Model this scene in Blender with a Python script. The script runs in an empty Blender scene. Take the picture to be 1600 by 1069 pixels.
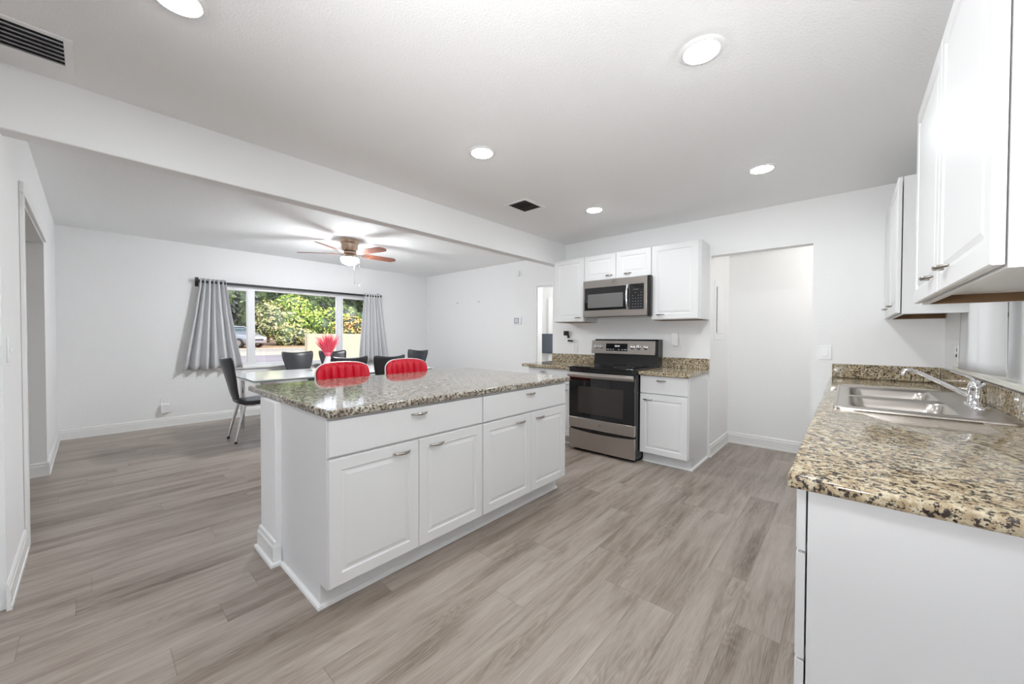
import bpy, bmesh, math, random
from mathutils import Vector, Matrix
random.seed(7)
S = bpy.context.scene
C = S.collection
PI = math.pi
V = Vector

# ------------------------------------------------------------------ camera
cd = bpy.data.cameras.new('camera')
cam = bpy.data.objects.new('camera', cd); C.objects.link(cam)
cd.sensor_fit = 'HORIZONTAL'; cd.sensor_width = 36.0; cd.lens = 588.55/1600*36.0
cd.clip_start = 0.02; cd.clip_end = 400
yaw, pitch, roll = 0.7289, -0.01613, 0.00315
fw = V((-math.sin(yaw)*math.cos(pitch), math.cos(yaw)*math.cos(pitch), math.sin(pitch)))
rt = V((math.cos(yaw), math.sin(yaw), 0)); up = rt.cross(fw)
r2 = rt*math.cos(roll)+up*math.sin(roll); u2 = up*math.cos(roll)-rt*math.sin(roll)
M = Matrix.Identity(4)
for i in range(3):
    M[i][0] = r2[i]; M[i][1] = u2[i]; M[i][2] = -fw[i]
M[2][3] = 1.2573
cam.matrix_world = M
S.camera = cam

# ------------------------------------------------------------------ world, sun, exposure
S.view_settings.view_transform = 'Standard'; S.view_settings.look = 'None'
S.view_settings.gamma = 1; S.view_settings.use_curve_mapping = False
S.view_settings.exposure = 0.12
w = bpy.data.worlds.new('sky'); S.world = w; w.use_nodes = True
nt = w.node_tree; nt.nodes.clear()
wo = nt.nodes.new('ShaderNodeOutputWorld'); wb = nt.nodes.new('ShaderNodeBackground')
sk = nt.nodes.new('ShaderNodeTexSky'); sk.sky_type = 'NISHITA'; sk.sun_disc = False
sk.sun_elevation = math.radians(48); sk.sun_rotation = math.radians(30); sk.air_density = 0.7; sk.dust_density = 3.0
hs = nt.nodes.new('ShaderNodeHueSaturation'); hs.inputs['Saturation'].default_value = 0.35
nt.links.new(sk.outputs[0], hs.inputs['Color']); nt.links.new(hs.outputs[0], wb.inputs[0])
wb.inputs[1].default_value = 0.68
nt.links.new(wb.outputs[0], wo.inputs[0])
sd = bpy.data.lights.new('sun', 'SUN'); sd.energy = 1.9; sd.angle = 0.01; sd.color = (1, .95, .85)
so = bpy.data.objects.new('sun', sd); C.objects.link(so)
so.rotation_euler = V((.45, -.70, .85)).to_track_quat('Z', 'Y').to_euler()
LAMP = 152.0         # emission of the recessed lamp lenses
ALC = 8.0           # added unseen fill light in the alcove passage
FANLAMP = 320.0

# added unseen fill spot behind the camera, tipped up to brighten the ceiling
fl = bpy.data.lights.new('bounce_fill', 'SPOT'); fl.spot_size = math.radians(125); fl.spot_blend = 1; fl.shadow_soft_size = .12; fl.energy = 180; fl.color = (.97, .98, 1)
flo = bpy.data.objects.new('bounce_fill', fl); C.objects.link(flo)
flo.location = (-.25, -.45, 1.35); flo.rotation_euler = V((.02, -1.4, -1.05)).to_track_quat('Z', 'Y').to_euler()

hl = bpy.data.lights.new('hall_fill', 'POINT'); hl.energy = 20; hl.shadow_soft_size = .12  # added point light without a fixture, brightens the hall beyond the doorway
hlo = bpy.data.objects.new('hall_fill', hl); C.objects.link(hlo); hlo.location = (-3.6, 5.55, 2.1)

# ------------------------------------------------------------------ materials
def newmat(name):
    m = bpy.data.materials.new(name); m.use_nodes = True
    return m, m.node_tree, m.node_tree.nodes['Principled BSDF']
def mat(name, col, rough=.5, metal=0, bump=0, bscale=80, spec=None, coat=0, var=0, vscale=3):
    m, t, b = newmat(name)
    b.inputs['Base Color'].default_value = (*col, 1); b.inputs['Roughness'].default_value = rough
    b.inputs['Metallic'].default_value = metal
    if spec is not None: b.inputs['Specular IOR Level'].default_value = spec
    if coat: b.inputs['Coat Weight'].default_value = coat; b.inputs['Coat Roughness'].default_value = .05
    tc = t.nodes.new('ShaderNodeNewGeometry')
    if bump:
        n = t.nodes.new('ShaderNodeTexNoise'); n.inputs['Scale'].default_value = bscale; n.inputs['Detail'].default_value = 3
        bp = t.nodes.new('ShaderNodeBump'); bp.inputs['Strength'].default_value = bump; bp.inputs['Distance'].default_value = .004
        t.links.new(tc.outputs['Position'], n.inputs['Vector']); t.links.new(n.outputs[0], bp.inputs['Height'])
        t.links.new(bp.outputs[0], b.inputs['Normal'])
    if var:
        n = t.nodes.new('ShaderNodeTexNoise'); n.inputs['Scale'].default_value = vscale; n.inputs['Detail'].default_value = 4
        mx = t.nodes.new('ShaderNodeMix'); mx.data_type = 'RGBA'
        mx.inputs[6].default_value = (*[c*(1-var) for c in col], 1); mx.inputs[7].default_value = (*[min(1, c*(1+var)) for c in col], 1)
        t.links.new(tc.outputs['Position'], n.inputs['Vector']); t.links.new(n.outputs[0], mx.inputs[0]); t.links.new(mx.outputs[2], b.inputs['Base Color'])
    return m
def emis(name, col, s):
    m, t, b = newmat(name)
    b.inputs['Base Color'].default_value = (*col, 1)
    b.inputs['Emission Color'].default_value = (*col, 1); b.inputs['Emission Strength'].default_value = s
    return m
def math_node(t, op, a, b=None):
    n = t.nodes.new('ShaderNodeMath'); n.operation = op
    for i, v in enumerate((a, b)):
        if v is None: continue
        if isinstance(v, (int, float)): n.inputs[i].default_value = v
        else: t.links.new(v, n.inputs[i])
    return n.outputs[0]
def ramp(t, fac, stops, interp='LINEAR'):
    r = t.nodes.new('ShaderNodeValToRGB'); r.color_ramp.interpolation = interp
    while len(r.color_ramp.elements) < len(stops): r.color_ramp.elements.new(.5)
    for e, (p, c) in zip(r.color_ramp.elements, stops):
        e.position = p; e.color = (*c, 1)
    t.links.new(fac, r.inputs[0]); return r.outputs[0]

def floor_mat():
    m, t, b = newmat('vinyl_plank_floor')
    g = t.nodes.new('ShaderNodeNewGeometry'); s = t.nodes.new('ShaderNodeSeparateXYZ'); t.links.new(g.outputs['Position'], s.inputs[0])
    X, Y = s.outputs[0], s.outputs[1]
    W, L = 0.182, 1.22
    xr = math_node(t, 'DIVIDE', math_node(t, 'ADD', X, 20.03), W)
    row = math_node(t, 'FLOOR', xr); fx = math_node(t, 'FRACT', xr)
    wn = t.nodes.new('ShaderNodeTexWhiteNoise'); wn.noise_dimensions = '1D'; t.links.new(row, wn.inputs['W'])
    yr = math_node(t, 'ADD', math_node(t, 'DIVIDE', math_node(t, 'ADD', Y, 20), L), math_node(t, 'MULTIPLY', wn.outputs['Value'], 5.3))
    col = math_node(t, 'FLOOR', yr); fy = math_node(t, 'FRACT', yr)
    cb = t.nodes.new('ShaderNodeCombineXYZ'); t.links.new(row, cb.inputs[0]); t.links.new(col, cb.inputs[1])
    w2 = t.nodes.new('ShaderNodeTexWhiteNoise'); w2.noise_dimensions = '2D'; t.links.new(cb.outputs[0], w2.inputs['Vector'])
    rnd = w2.outputs['Value']
    # grain coordinates, each board with its own offset
    gv = t.nodes.new('ShaderNodeCombineXYZ')
    t.links.new(math_node(t, 'ADD', math_node(t, 'MULTIPLY', X, 15), math_node(t, 'MULTIPLY', rnd, 37)), gv.inputs[0])
    t.links.new(math_node(t, 'ADD', math_node(t, 'MULTIPLY', Y, 1.1), math_node(t, 'MULTIPLY', rnd, 91)), gv.inputs[1])
    t.links.new(math_node(t, 'MULTIPLY', rnd, 17), gv.inputs[2])
    n1 = t.nodes.new('ShaderNodeTexNoise'); n1.inputs['Scale'].default_value = 1.0; n1.inputs['Detail'].default_value = 6; n1.inputs['Roughness'].default_value = .62; n1.inputs['Distortion'].default_value = .6
    t.links.new(gv.outputs[0], n1.inputs['Vector'])
    gv2 = t.nodes.new('ShaderNodeCombineXYZ')
    t.links.new(math_node(t, 'MULTIPLY', X, 260), gv2.inputs[0]); t.links.new(math_node(t, 'MULTIPLY', Y, 9), gv2.inputs[1]); t.links.new(rnd, gv2.inputs[2])
    n2 = t.nodes.new('ShaderNodeTexNoise'); n2.inputs['Scale'].default_value = 1.0; n2.inputs['Detail'].default_value = 3
    t.links.new(gv2.outputs[0], n2.inputs['Vector'])
    # broad cloudy tone along a board
    gv3 = t.nodes.new('ShaderNodeCombineXYZ')
    t.links.new(math_node(t, 'ADD', math_node(t, 'MULTIPLY', X, 5), math_node(t, 'MULTIPLY', rnd, 11)), gv3.inputs[0]); t.links.new(math_node(t, 'MULTIPLY', Y, 1.3), gv3.inputs[1])
    n3 = t.nodes.new('ShaderNodeTexNoise'); n3.inputs['Scale'].default_value = 1.0; n3.inputs['Detail'].default_value = 2
    t.links.new(gv3.outputs[0], n3.inputs['Vector'])
    gv4 = t.nodes.new('ShaderNodeCombineXYZ')
    t.links.new(math_node(t, 'ADD', math_node(t, 'MULTIPLY', X, 7.5), math_node(t, 'MULTIPLY', rnd, 53)), gv4.inputs[0])
    t.links.new(math_node(t, 'ADD', math_node(t, 'MULTIPLY', Y, 1.25), math_node(t, 'MULTIPLY', rnd, 29)), gv4.inputs[1])
    n4 = t.nodes.new('ShaderNodeTexNoise'); n4.inputs['Scale'].default_value = 1.0; n4.inputs['Detail'].default_value = 3; n4.inputs['Roughness'].default_value = .45
    t.links.new(gv4.outputs[0], n4.inputs['Vector'])
    rings_ = math_node(t, 'SINE', math_node(t, 'MULTIPLY', n4.outputs[0], 150))
    # rings show only in patches
    pm = ramp(t, n3.outputs[0], [(.38, (1, 1, 1)), (.50, (.08, .08, .08))])
    rg_ = math_node(t, 'MULTIPLY', math_node(t, 'MULTIPLY', rings_, pm), .030)
    f = math_node(t, 'ADD', math_node(t, 'MULTIPLY', n1.outputs[0], .55), math_node(t, 'MULTIPLY', n2.outputs[0], .30))
    f = math_node(t, 'ADD', f, rg_)
    f = math_node(t, 'ADD', f, math_node(t, 'MULTIPLY', n3.outputs[0], .32))
    f = math_node(t, 'ADD', f, math_node(t, 'MULTIPLY', rnd, .09))
    c = ramp(t, f, [(.43, (.125, .092, .070)), (.55, (.245, .196, .160)), (.66, (.345, .290, .247)), (.80, (.43, .375, .328))])
    # seams
    sx = math_node(t, 'LESS_THAN', fx, .012); sy = math_node(t, 'LESS_THAN', fy, .0022)
    seam = math_node(t, 'MULTIPLY', math_node(t, 'MAXIMUM', sx, sy), .38)
    mx = t.nodes.new('ShaderNodeMix'); mx.data_type = 'RGBA'; t.links.new(seam, mx.inputs[0]); t.links.new(c, mx.inputs[6]); mx.inputs[7].default_value = (.07, .05, .04, 1)
    t.links.new(mx.outputs[2], b.inputs['Base Color'])
    b.inputs['Roughness'].default_value = .33; b.inputs['Specular IOR Level'].default_value = .5
    bp = t.nodes.new('ShaderNodeBump'); bp.inputs['Strength'].default_value = .12; bp.inputs['Distance'].default_value = .002
    t.links.new(n2.outputs[0], bp.inputs['Height']); t.links.new(bp.outputs[0], b.inputs['Normal'])
    return m

def granite(name, base, light, tan, dark, dens=.5, sc=1.0, stretch=1.0):
    m, t, b = newmat(name)
    g = t.nodes.new('ShaderNodeNewGeometry')
    mp = t.nodes.new('ShaderNodeMapping'); mp.inputs['Scale'].default_value = (1, stretch, 1); t.links.new(g.outputs['Position'], mp.inputs[0])
    def noise(scale, det=3, rough=.55, off=0):
        mo = t.nodes.new('ShaderNodeMapping'); mo.inputs['Location'].default_value = (off, off*2, off*3); t.links.new(mp.outputs[0], mo.inputs[0])
        n = t.nodes.new('ShaderNodeTexNoise'); n.inputs['Scale'].default_value = scale*sc; n.inputs['Detail'].default_value = det; n.inputs['Roughness'].default_value = rough
        t.links.new(mo.outputs[0], n.inputs['Vector']); return n.outputs[0]
    a = ramp(t, noise(28, 4), [(.38, base), (.52, light), (.66, light)])
    k = ramp(t, noise(45, 3, .6, 5), [(.50, (0, 0, 0)), (.58, (1, 1, 1))])
    mx = t.nodes.new('ShaderNodeMix'); mx.data_type = 'RGBA'; t.links.new(k, mx.inputs[0]); t.links.new(a, mx.inputs[6]); mx.inputs[7].default_value = (*tan, 1)
    k2 = ramp(t, noise(75, 4, .65, 9), [(.56-.06*dens, (0, 0, 0)), (.62-.06*dens, (1, 1, 1))])
    mx2 = t.nodes.new('ShaderNodeMix'); mx2.data_type = 'RGBA'; t.links.new(k2, mx2.inputs[0]); t.links.new(mx.outputs[2], mx2.inputs[6]); mx2.inputs[7].default_value = (*dark, 1)
    k3 = ramp(t, noise(130, 2, .5, 15), [(.62, (0, 0, 0)), (.66, (1, 1, 1))])
    mx3 = t.nodes.new('ShaderNodeMix'); mx3.data_type = 'RGBA'; t.links.new(k3, mx3.inputs[0]); t.links.new(mx2.outputs[2], mx3.inputs[6]); mx3.inputs[7].default_value = (.012, .011, .010, 1)
    t.links.new(mx3.outputs[2], b.inputs['Base Color'])
    b.inputs['Roughness'].default_value = .06; b.inputs['Specular IOR Level'].default_value = .62
    return m

def glass_mat(name, tint=(1, 1, 1), refl=.12):
    m = bpy.data.materials.new(name); m.use_nodes = True; t = m.node_tree; t.nodes.clear()
    o = t.nodes.new('ShaderNodeOutputMaterial'); tr = t.nodes.new('ShaderNodeBsdfTransparent'); gl = t.nodes.new('ShaderNodeBsdfGlossy')
    tr.inputs[0].default_value = (*tint, 1); gl.inputs['Roughness'].default_value = .02
    fr = t.nodes.new('ShaderNodeFresnel'); fr.inputs[0].default_value = 1.45
    mx = t.nodes.new('ShaderNodeMixShader'); t.links.new(fr.outputs[0], mx.inputs[0]); t.links.new(tr.outputs[0], mx.inputs[1]); t.links.new(gl.outputs[0], mx.inputs[2])
    t.links.new(mx.outputs[0], o.inputs[0]); return m

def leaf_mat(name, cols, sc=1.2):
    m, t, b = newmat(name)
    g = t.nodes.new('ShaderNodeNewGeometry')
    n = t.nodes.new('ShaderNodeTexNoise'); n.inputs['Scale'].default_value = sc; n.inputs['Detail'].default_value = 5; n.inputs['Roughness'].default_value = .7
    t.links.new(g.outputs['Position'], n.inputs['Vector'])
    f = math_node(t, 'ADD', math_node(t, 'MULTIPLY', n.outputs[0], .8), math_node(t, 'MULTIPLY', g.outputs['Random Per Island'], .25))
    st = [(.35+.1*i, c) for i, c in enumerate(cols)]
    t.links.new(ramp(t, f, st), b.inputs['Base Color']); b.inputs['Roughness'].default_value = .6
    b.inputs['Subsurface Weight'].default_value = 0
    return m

MT = {}
MT['wall'] = mat('white_wall_paint', (.92, .92, .918), .7, bump=.25, bscale=90)
MT['ceil'] = mat('white_ceiling_texture', (.94, .94, .938), .85, bump=.55, bscale=110)
MT['trim'] = mat('white_trim_paint', (.88, .88, .87), .4)
MT['cab'] = mat('white_cabinet_thermofoil', (.80, .80, .80), .32, bump=.02, bscale=40)
MT['floor'] = floor_mat()
MT['gr_isl'] = granite('grey_beige_granite', (.27, .22, .17), (.58, .53, .45), (.40, .34, .26), (.045, .038, .03), .95)
MT['gr_per'] = granite('gold_brown_granite', (.36, .27, .165), (.60, .52, .37), (.43, .33, .205), (.045, .035, .028), .80)
MT['steel'] = mat('stainless_steel', (.50, .46, .43), .30, 1, bump=.03, bscale=60)
MT['sink'] = mat('brushed_sink_steel', (.50, .465, .43), .30, 1)
MT['chrome'] = mat('polished_chrome', (.80, .80, .82), .08, 1)
MT['nickel'] = mat('brushed_nickel', (.42, .39, .36), .22, 1)
MT['bronze'] = mat('aged_nickel_bronze', (.55, .42, .32), .3, 1)
MT['black'] = mat('black_enamel', (.012, .012, .013), .25)
MT['bglass'] = mat('black_glass', (.006, .006, .007), .04, spec=.7)
MT['wglass'] = mat('oven_window_glass', (.035, .030, .027), .08, spec=.6)
MT['mwglass'] = mat('microwave_window_mesh', (.16, .16, .155), .15, spec=.5)
MT['burner'] = mat('burner_mark', (.12, .12, .12), .3)
MT['keyp'] = mat('grey_key_print', (.30, .31, .34), .5)
MT['slat'] = mat('brown_grey_slat', (.42, .36, .29), .5)
MT['dark'] = mat('dark_gap', (.01, .01, .01), .8)
MT['vinyl'] = mat('charcoal_vinyl', (.035, .036, .042), .30, spec=.5)
MT['red'] = mat('red_leatherette', (.72, .005, .028), .38, spec=.45)
MT['wht'] = mat('white_plastic', (.93, .93, .93), .35)
MT['plate'] = mat('outlet_plate_plastic', (.90, .90, .90), .35)
MT['curt'] = mat('grey_curtain_cloth', (.70, .70, .715), .85, bump=.1, bscale=400)
MT['blackm'] = mat('black_rod_metal', (.02, .02, .02), .4)
MT['glass'] = glass_mat('window_glass')
MT['greeng'] = mat('white_glass_top', (.95, .96, .96), .05, spec=1.0)
MT['gedge'] = mat('green_glass_edge', (.35, .55, .50), .08, spec=.6)
MT['wood'] = mat('red_brown_blade_wood', (.20, .065, .035), .4, var=.25, vscale=12)
MT['brownw'] = mat('raw_brown_board', (.16, .085, .035), .7, var=.2, vscale=8)
MT['vinylf'] = mat('white_window_vinyl', (.86, .86, .87), .35)
MT['beige'] = mat('beige_stucco', (.40, .34, .245), .85, bump=.4, bscale=20, var=.06, vscale=.8)
MT['lens'] = emis('lit_lamp_lens', (.92, .97, 1), LAMP)
MT['bowl'] = emis('lit_frosted_glass', (.93, .97, 1), FANLAMP)
MT['disp'] = emis('lit_display_mark', (.75, .85, .9), .5)
MT['pink'] = mat('pink_dried_plume', (.78, .10, .16), .9)
MT['vase'] = mat('white_ceramic', (.85, .85, .85), .3)
MT['car'] = mat('silver_car_paint', (.30, .32, .37), .25, .3, coat=.6)
MT['cglass'] = mat('dark_car_glass', (.04, .06, .075), .08, spec=.6)
MT['tyre'] = mat('black_rubber', (.02, .02, .02), .8)
MT['slate'] = mat('slate_grey_panel', (.085, .10, .13), .35)
MT['bark'] = mat('brown_bark', (.10, .07, .05), .9, bump=.5, bscale=10)
MT['road'] = mat('grey_asphalt', (.15, .138, .158), .85, var=.25, vscale=.6)
MT['pale_ground'] = mat('added_pale_ground', (.60, .58, .55), .85, var=.06, vscale=1)
MT['conc'] = mat('pale_concrete', (.27, .25, .215), .85, var=.08, vscale=1)
MT['dirt'] = mat('dry_grass_and_leaf_litter', (.24, .155, .085), .9, var=.35, vscale=2.5)
MT['lawn'] = mat('front_lawn', (.16, .22, .07), .9, var=.3, vscale=3)
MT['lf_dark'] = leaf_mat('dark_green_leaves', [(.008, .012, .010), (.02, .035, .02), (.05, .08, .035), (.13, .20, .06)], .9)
MT['lf_blue'] = leaf_mat('blue_grey_leaves', [(.012, .012, .02), (.025, .025, .035), (.05, .06, .06), (.16, .22, .10)], .9)
MT['lf_brt'] = leaf_mat('bright_yellow_green_leaves', [(.06, .11, .015), (.20, .34, .04), (.36, .50, .07), (.60, .62, .16)], 1.1)
MT['lf_olv'] = leaf_mat('olive_and_straw_leaves', [(.06, .08, .03), (.22, .26, .08), (.40, .42, .16), (.58, .48, .30)], 1.3)
MT['lf_org'] = leaf_mat('orange_flowering_leaves', [(.08, .12, .03), (.30, .30, .06), (.75, .38, .08), (.85, .52, .20)], 1.6)
MT['cream'] = mat('cream_sill_paint', (.80, .78, .70), .5)
mshade, tsh, bsh = newmat('white_shade_cloth')
bsh.inputs['Base Color'].default_value = (.88, .88, .88, 1); bsh.inputs['Roughness'].default_value = .9
trn = tsh.nodes.new('ShaderNodeBsdfTranslucent'); trn.inputs[0].default_value = (.9, .9, .9, 1)
mxs = tsh.nodes.new('ShaderNodeMixShader'); mxs.inputs[0].default_value = .35
tsh.links.new(bsh.outputs[0], mxs.inputs[1]); tsh.links.new(trn.outputs[0], mxs.inputs[2]); tsh.links.new(mxs.outputs[0], tsh.nodes['Material Output'].inputs[0])
MT['shade'] = mshade

# ------------------------------------------------------------------ helpers
ROOTM = {}
def tag(o, label=None, cat=None, group=None, kind=None):
    if label: o['label'] = label
    if cat: o['category'] = cat
    if group: o['group'] = group
    if kind: o['kind'] = kind
    return o
def thing(name, label, cat, loc=(0, 0, 0), rotz=0, group=None):
    o = bpy.data.objects.new(name, None); C.objects.link(o); o.empty_display_size = .1
    o.location = loc; o.rotation_euler = (0, 0, rotz)
    ROOTM[o.name] = Matrix.Translation(V(loc)) @ Matrix.Rotation(rotz, 4, 'Z')
    return tag(o, label, cat, group)
class MB:
    def __init__(s): s.v = []; s.f = []
    def box(s, x0, x1, y0, y1, z0, z1):
        if x0 > x1: x0, x1 = x1, x0
        if y0 > y1: y0, y1 = y1, y0
        if z0 > z1: z0, z1 = z1, z0
        n = len(s.v)
        s.v += [V(p) for p in ((x0, y0, z0), (x1, y0, z0), (x1, y1, z0), (x0, y1, z0), (x0, y0, z1), (x1, y0, z1), (x1, y1, z1), (x0, y1, z1))]
        s.f += [tuple(n+i for i in q) for q in ((3, 2, 1, 0), (4, 5, 6, 7), (0, 1, 5, 4), (1, 2, 6, 5), (2, 3, 7, 6), (3, 0, 4, 7))]
        return s
    def rings(s, rings, cap0=True, cap1=True, closed=True):
        n0 = len(s.v); k = len(rings[0])
        for r in rings: s.v += [V(p) for p in r]
        for i in range(len(rings)-1):
            for j in range(k if closed else k-1):
                a = n0+i*k+j; b = n0+i*k+(j+1) % k
                s.f.append((a, b, b+k, a+k))
        if cap0: s.f.append(tuple(n0+j for j in reversed(range(k))))
        if cap1: s.f.append(tuple(n0+(len(rings)-1)*k+j for j in range(k)))
        return s
    def tube(s, pts, r, seg=12, flat=1.0, upv=None):
        pts = [V(p) for p in pts]; rs = r if isinstance(r, (list, tuple)) else [r]*len(pts)
        rg = []; prev = None
        for i, p in enumerate(pts):
            d = (pts[min(i+1, len(pts)-1)]-pts[max(i-1, 0)]).normalized()
            if prev is None:
                a = V(upv) if upv else (V((0, 0, 1)) if abs(d.z) < .9 else V((1, 0, 0)))
            else: a = prev
            a = (a-d*a.dot(d)).normalized(); prev = a; b = d.cross(a)
            rg.append([p+(a*math.cos(2*PI*j/seg)*flat+b*math.sin(2*PI*j/seg))*rs[i] for j in range(seg)])
        return s.rings(rg)
    def lathe(s, prof, c=(0, 0, 0), seg=32, axis='z', cap=True):
        c = V(c); rg = []
        for r, h in prof:
            ring = []
            for j in range(seg):
                a = 2*PI*j/seg; x, y = r*math.cos(a), r*math.sin(a)
                ring.append(c+(V((x, y, h)) if axis == 'z' else V((h, x, y)) if axis == 'x' else V((y, h, x))))
            rg.append(ring)
        return s.rings(rg, cap, cap)
    def build(s, name, m, parent=None, bevel=0, smooth=False, sub=0, solid=0, seg=2, angle=35):
        me = bpy.data.meshes.new(name)
        lo = [min(p[i] for p in s.v) for i in range(3)]; hi = [max(p[i] for p in s.v) for i in range(3)]
        c = V([(lo[i]+hi[i])/2 for i in range(3)])
        me.from_pydata([tuple(p-c) for p in s.v], [], s.f)
        bm = bmesh.new(); bm.from_mesh(me); bmesh.ops.recalc_face_normals(bm, faces=bm.faces); bm.to_mesh(me); bm.free()
        o = bpy.data.objects.new(name, me); C.objects.link(o); o.location = c
        if m is not None: me.materials.append(MT[m] if isinstance(m, str) else m)
        if parent is not None:
            o.parent = parent
            if parent.name in ROOTM:
                o.matrix_parent_inverse = ROOTM[parent.name].inverted(); ROOTM[o.name] = Matrix.Translation(c)
        else: ROOTM[o.name] = Matrix.Translation(c)
        ROOTM.setdefault(o.name, Matrix.Translation(c))
        if solid:
            q = o.modifiers.new('s', 'SOLIDIFY'); q.thickness = solid; q.offset = 0
        if bevel:
            q = o.modifiers.new('b', 'BEVEL'); q.width = bevel; q.segments = seg; q.limit_method = 'ANGLE'; q.angle_limit = math.radians(40)
        if sub:
            q = o.modifiers.new('u', 'SUBSURF'); q.levels = sub; q.render_levels = sub
        if smooth or bevel or sub:
            me.polygons.foreach_set('use_smooth', [True]*len(me.polygons))
            if not sub:
                try: me.set_sharp_from_angle(angle=math.radians(angle))
                except Exception: pass
        return o
def bx(name, m, dims, parent=None, bevel=0, **k):
    return MB().box(*dims).build(name, m, parent, bevel, **k)
def struct(o): o['kind'] = 'structure'; return o
def rrect(cx, cy, hx, hy, r, z, n=8):
    pts = []
    for (sx, sy, a0) in ((1, 1, 0), (-1, 1, 90), (-1, -1, 180), (1, -1, 270)):
        for i in range(n+1):
            a = math.radians(a0+90*i/n)
            pts.append(V((cx+sx*(hx-r)+r*math.cos(a), cy+sy*(hy-r)+r*math.sin(a), z)))
    return pts
class Fr:   # a frame on a cabinet front: a along u, b up, c outward
    def __init__(s, o, u, n): s.o = V(o); s.u = V(u); s.n = V(n)
    def P(s, a, b, c): return s.o+s.u*a+V((0, 0, 1))*b+s.n*c
RAISED = [(0, 0), (0, .015), (.003, .019), (.054, .019), (.060, .0135), (.068, .0135), (.084, .0180)]
FLAT = [(0, 0), (0, .015), (.004, .019)]
def panel(fr, a0, a1, b0, b1, prof):
    m = MB(); rg = []
    for i, h in prof:
        rg.append([fr.P(a0+i, b0+i, h), fr.P(a1-i, b0+i, h), fr.P(a1-i, b1-i, h), fr.P(a0+i, b1-i, h)])
    return m.rings(rg)
def pull(fr, a, b, parent, L=.098, c0=.019, name='handle'):
    pts = []; rs = []
    for i in range(13):
        t = i/12; x = (t-.5)*L
        pts.append(fr.P(a+x, b, c0+.021*math.sin(PI*t)**.7)); rs.append(.0042+.0036*math.sin(PI*t))
    return MB().tube(pts, rs, 10, upv=(0, 0, 1)).build(name, 'nickel', parent, smooth=True, angle=60)
def cabfront(fr, kind, a0, a1, b0, b1, parent, ha=None, hb=None, L=.098):
    o = panel(fr, a0, a1, b0, b1, FLAT if kind == 'drawer' else RAISED).build(kind, 'cab', parent, bevel=0)
    if ha is not None: pull(fr, ha, hb, o, L)
    return o

# ------------------------------------------------------------------ the setting
XW, YL, YD, YK, YA = -6.95, -.266, 4.956, 4.273, 5.064
HD, HK, HB = 2.545, 2.481, 2.187
XR = .5414
struct(bx('floor', 'floor', (-7.15, .75, -3.2, 6.6, -.08, 0)))
struct(bx('ceiling', 'ceil', (-2.86, 1.38, -3.3, 5.3, HK, HK+.2)))  # runs past the sink wall as an added unseen eave blocking the sun
struct(bx('ceiling', 'ceil', (-7.6, -2.97, -.45, 5.15, HD, HD+.2)))
# dropped beam between the kitchen and the dining area
struct(bx('trim_1', 'wall', (-2.971, -2.858, YL-.12, YK, HB, HD+.1), bevel=.006))
# window wall
wy0, wy1, wz0, wz1 = 1.12, 3.64, .765, 2.005
struct(MB().box(XW-.14, XW, -.45, wy0, 0, HD).box(XW-.14, XW, wy1, 5.15, 0, HD).box(XW-.14, XW, wy0, wy1, 0, wz0).box(XW-.14, XW, wy0, wy1, wz1, HD).build('wall_front', 'wall'))
# left wall with the cased opening
dx0, dx1, dz = -5.31, -3.62, 2.075
struct(MB().box(XW, dx0, YL-.12, YL, 0, HD).box(dx1, -2.858, YL-.12, YL, 0, HD).box(dx0, dx1, YL-.12, YL, dz, HD).build('wall_left', 'wall'))
struct(MB().box(-5.45, -5.31, -2.2, YL-.12, 0, 2.4).box(-3.45, -3.3, -2.2, YL-.12, 0, 2.4).box(-5.45, -3.3, -2.3, -2.2, 0, 2.4).build('wall_hall', 'wall'))
struct(bx('ceiling', 'ceil', (-5.45, -3.3, -2.3, YL-.12, 2.10, 2.2)))
# far (right) wall of the dining area with its doorway
ex0, ex1, ez = -3.87, -3.06, 2.08
struct(MB().box(XW, ex0, YD, YD+.12, 0, HD).box(ex0, ex1, YD, YD+.12, ez, HD).build('wall_right', 'wall'))
struct(MB().box(-5.2, -3.06, 6.3, 6.4, 0, 2.5).box(-5.3, -5.2, YD+.12, 6.4, 0, 2.5).build('wall_back_hall', 'wall'))
struct(bx('ceiling', 'ceil', (-5.2, -3.06, YD+.12, 6.3, 2.30, 2.5)))
# block carrying the range wall; alcove to its right
struct(MB().box(-3.06, -1.066, YK, YA, 0, HD).box(-3.06, -2.94, YA, 6.3, 0, HD).build('wall_kitchen', 'wall'))
struct(MB().box(-1.066, -.242, YK, YK+.11, 2.088, HK).box(-.242, XR+.078, YK, YK+.11, 0, HK).build('wall_sink_side', 'wall'))
struct(MB().box(-1.066, .63, YA, YA+.12, 0, HK).box(.55, .63, YK+.11, YA, 0, HK).build('wall_alcove', 'wall'))
# right wall with the sink window
sy0, sy1, sz0, sz1 = 2.775, 3.275, 1.065, 1.98
struct(MB().box(XR, XR+.08, -3.2, sy0, 0, HK).box(XR, XR+.08, sy1, YK, 0, HK).box(XR, XR+.08, sy0, sy1, 0, sz0).box(XR, XR+.08, sy0, sy1, sz1, HK).build('wall_sink', 'wall'))
# behind the photographer: unseen wall, its wide opening added to let daylight in
struct(MB().box(-2.98, -2.86, -3.2, YL-.12, 0, HK).box(-2.98, -2.3, -3.2, -3.08, 0, HK).box(-.1, XR, -3.2, -3.08, 0, HK).box(-2.3, -.1, -3.2, -3.08, 2.15, HK).build('wall_rear', 'wall'))
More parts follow.
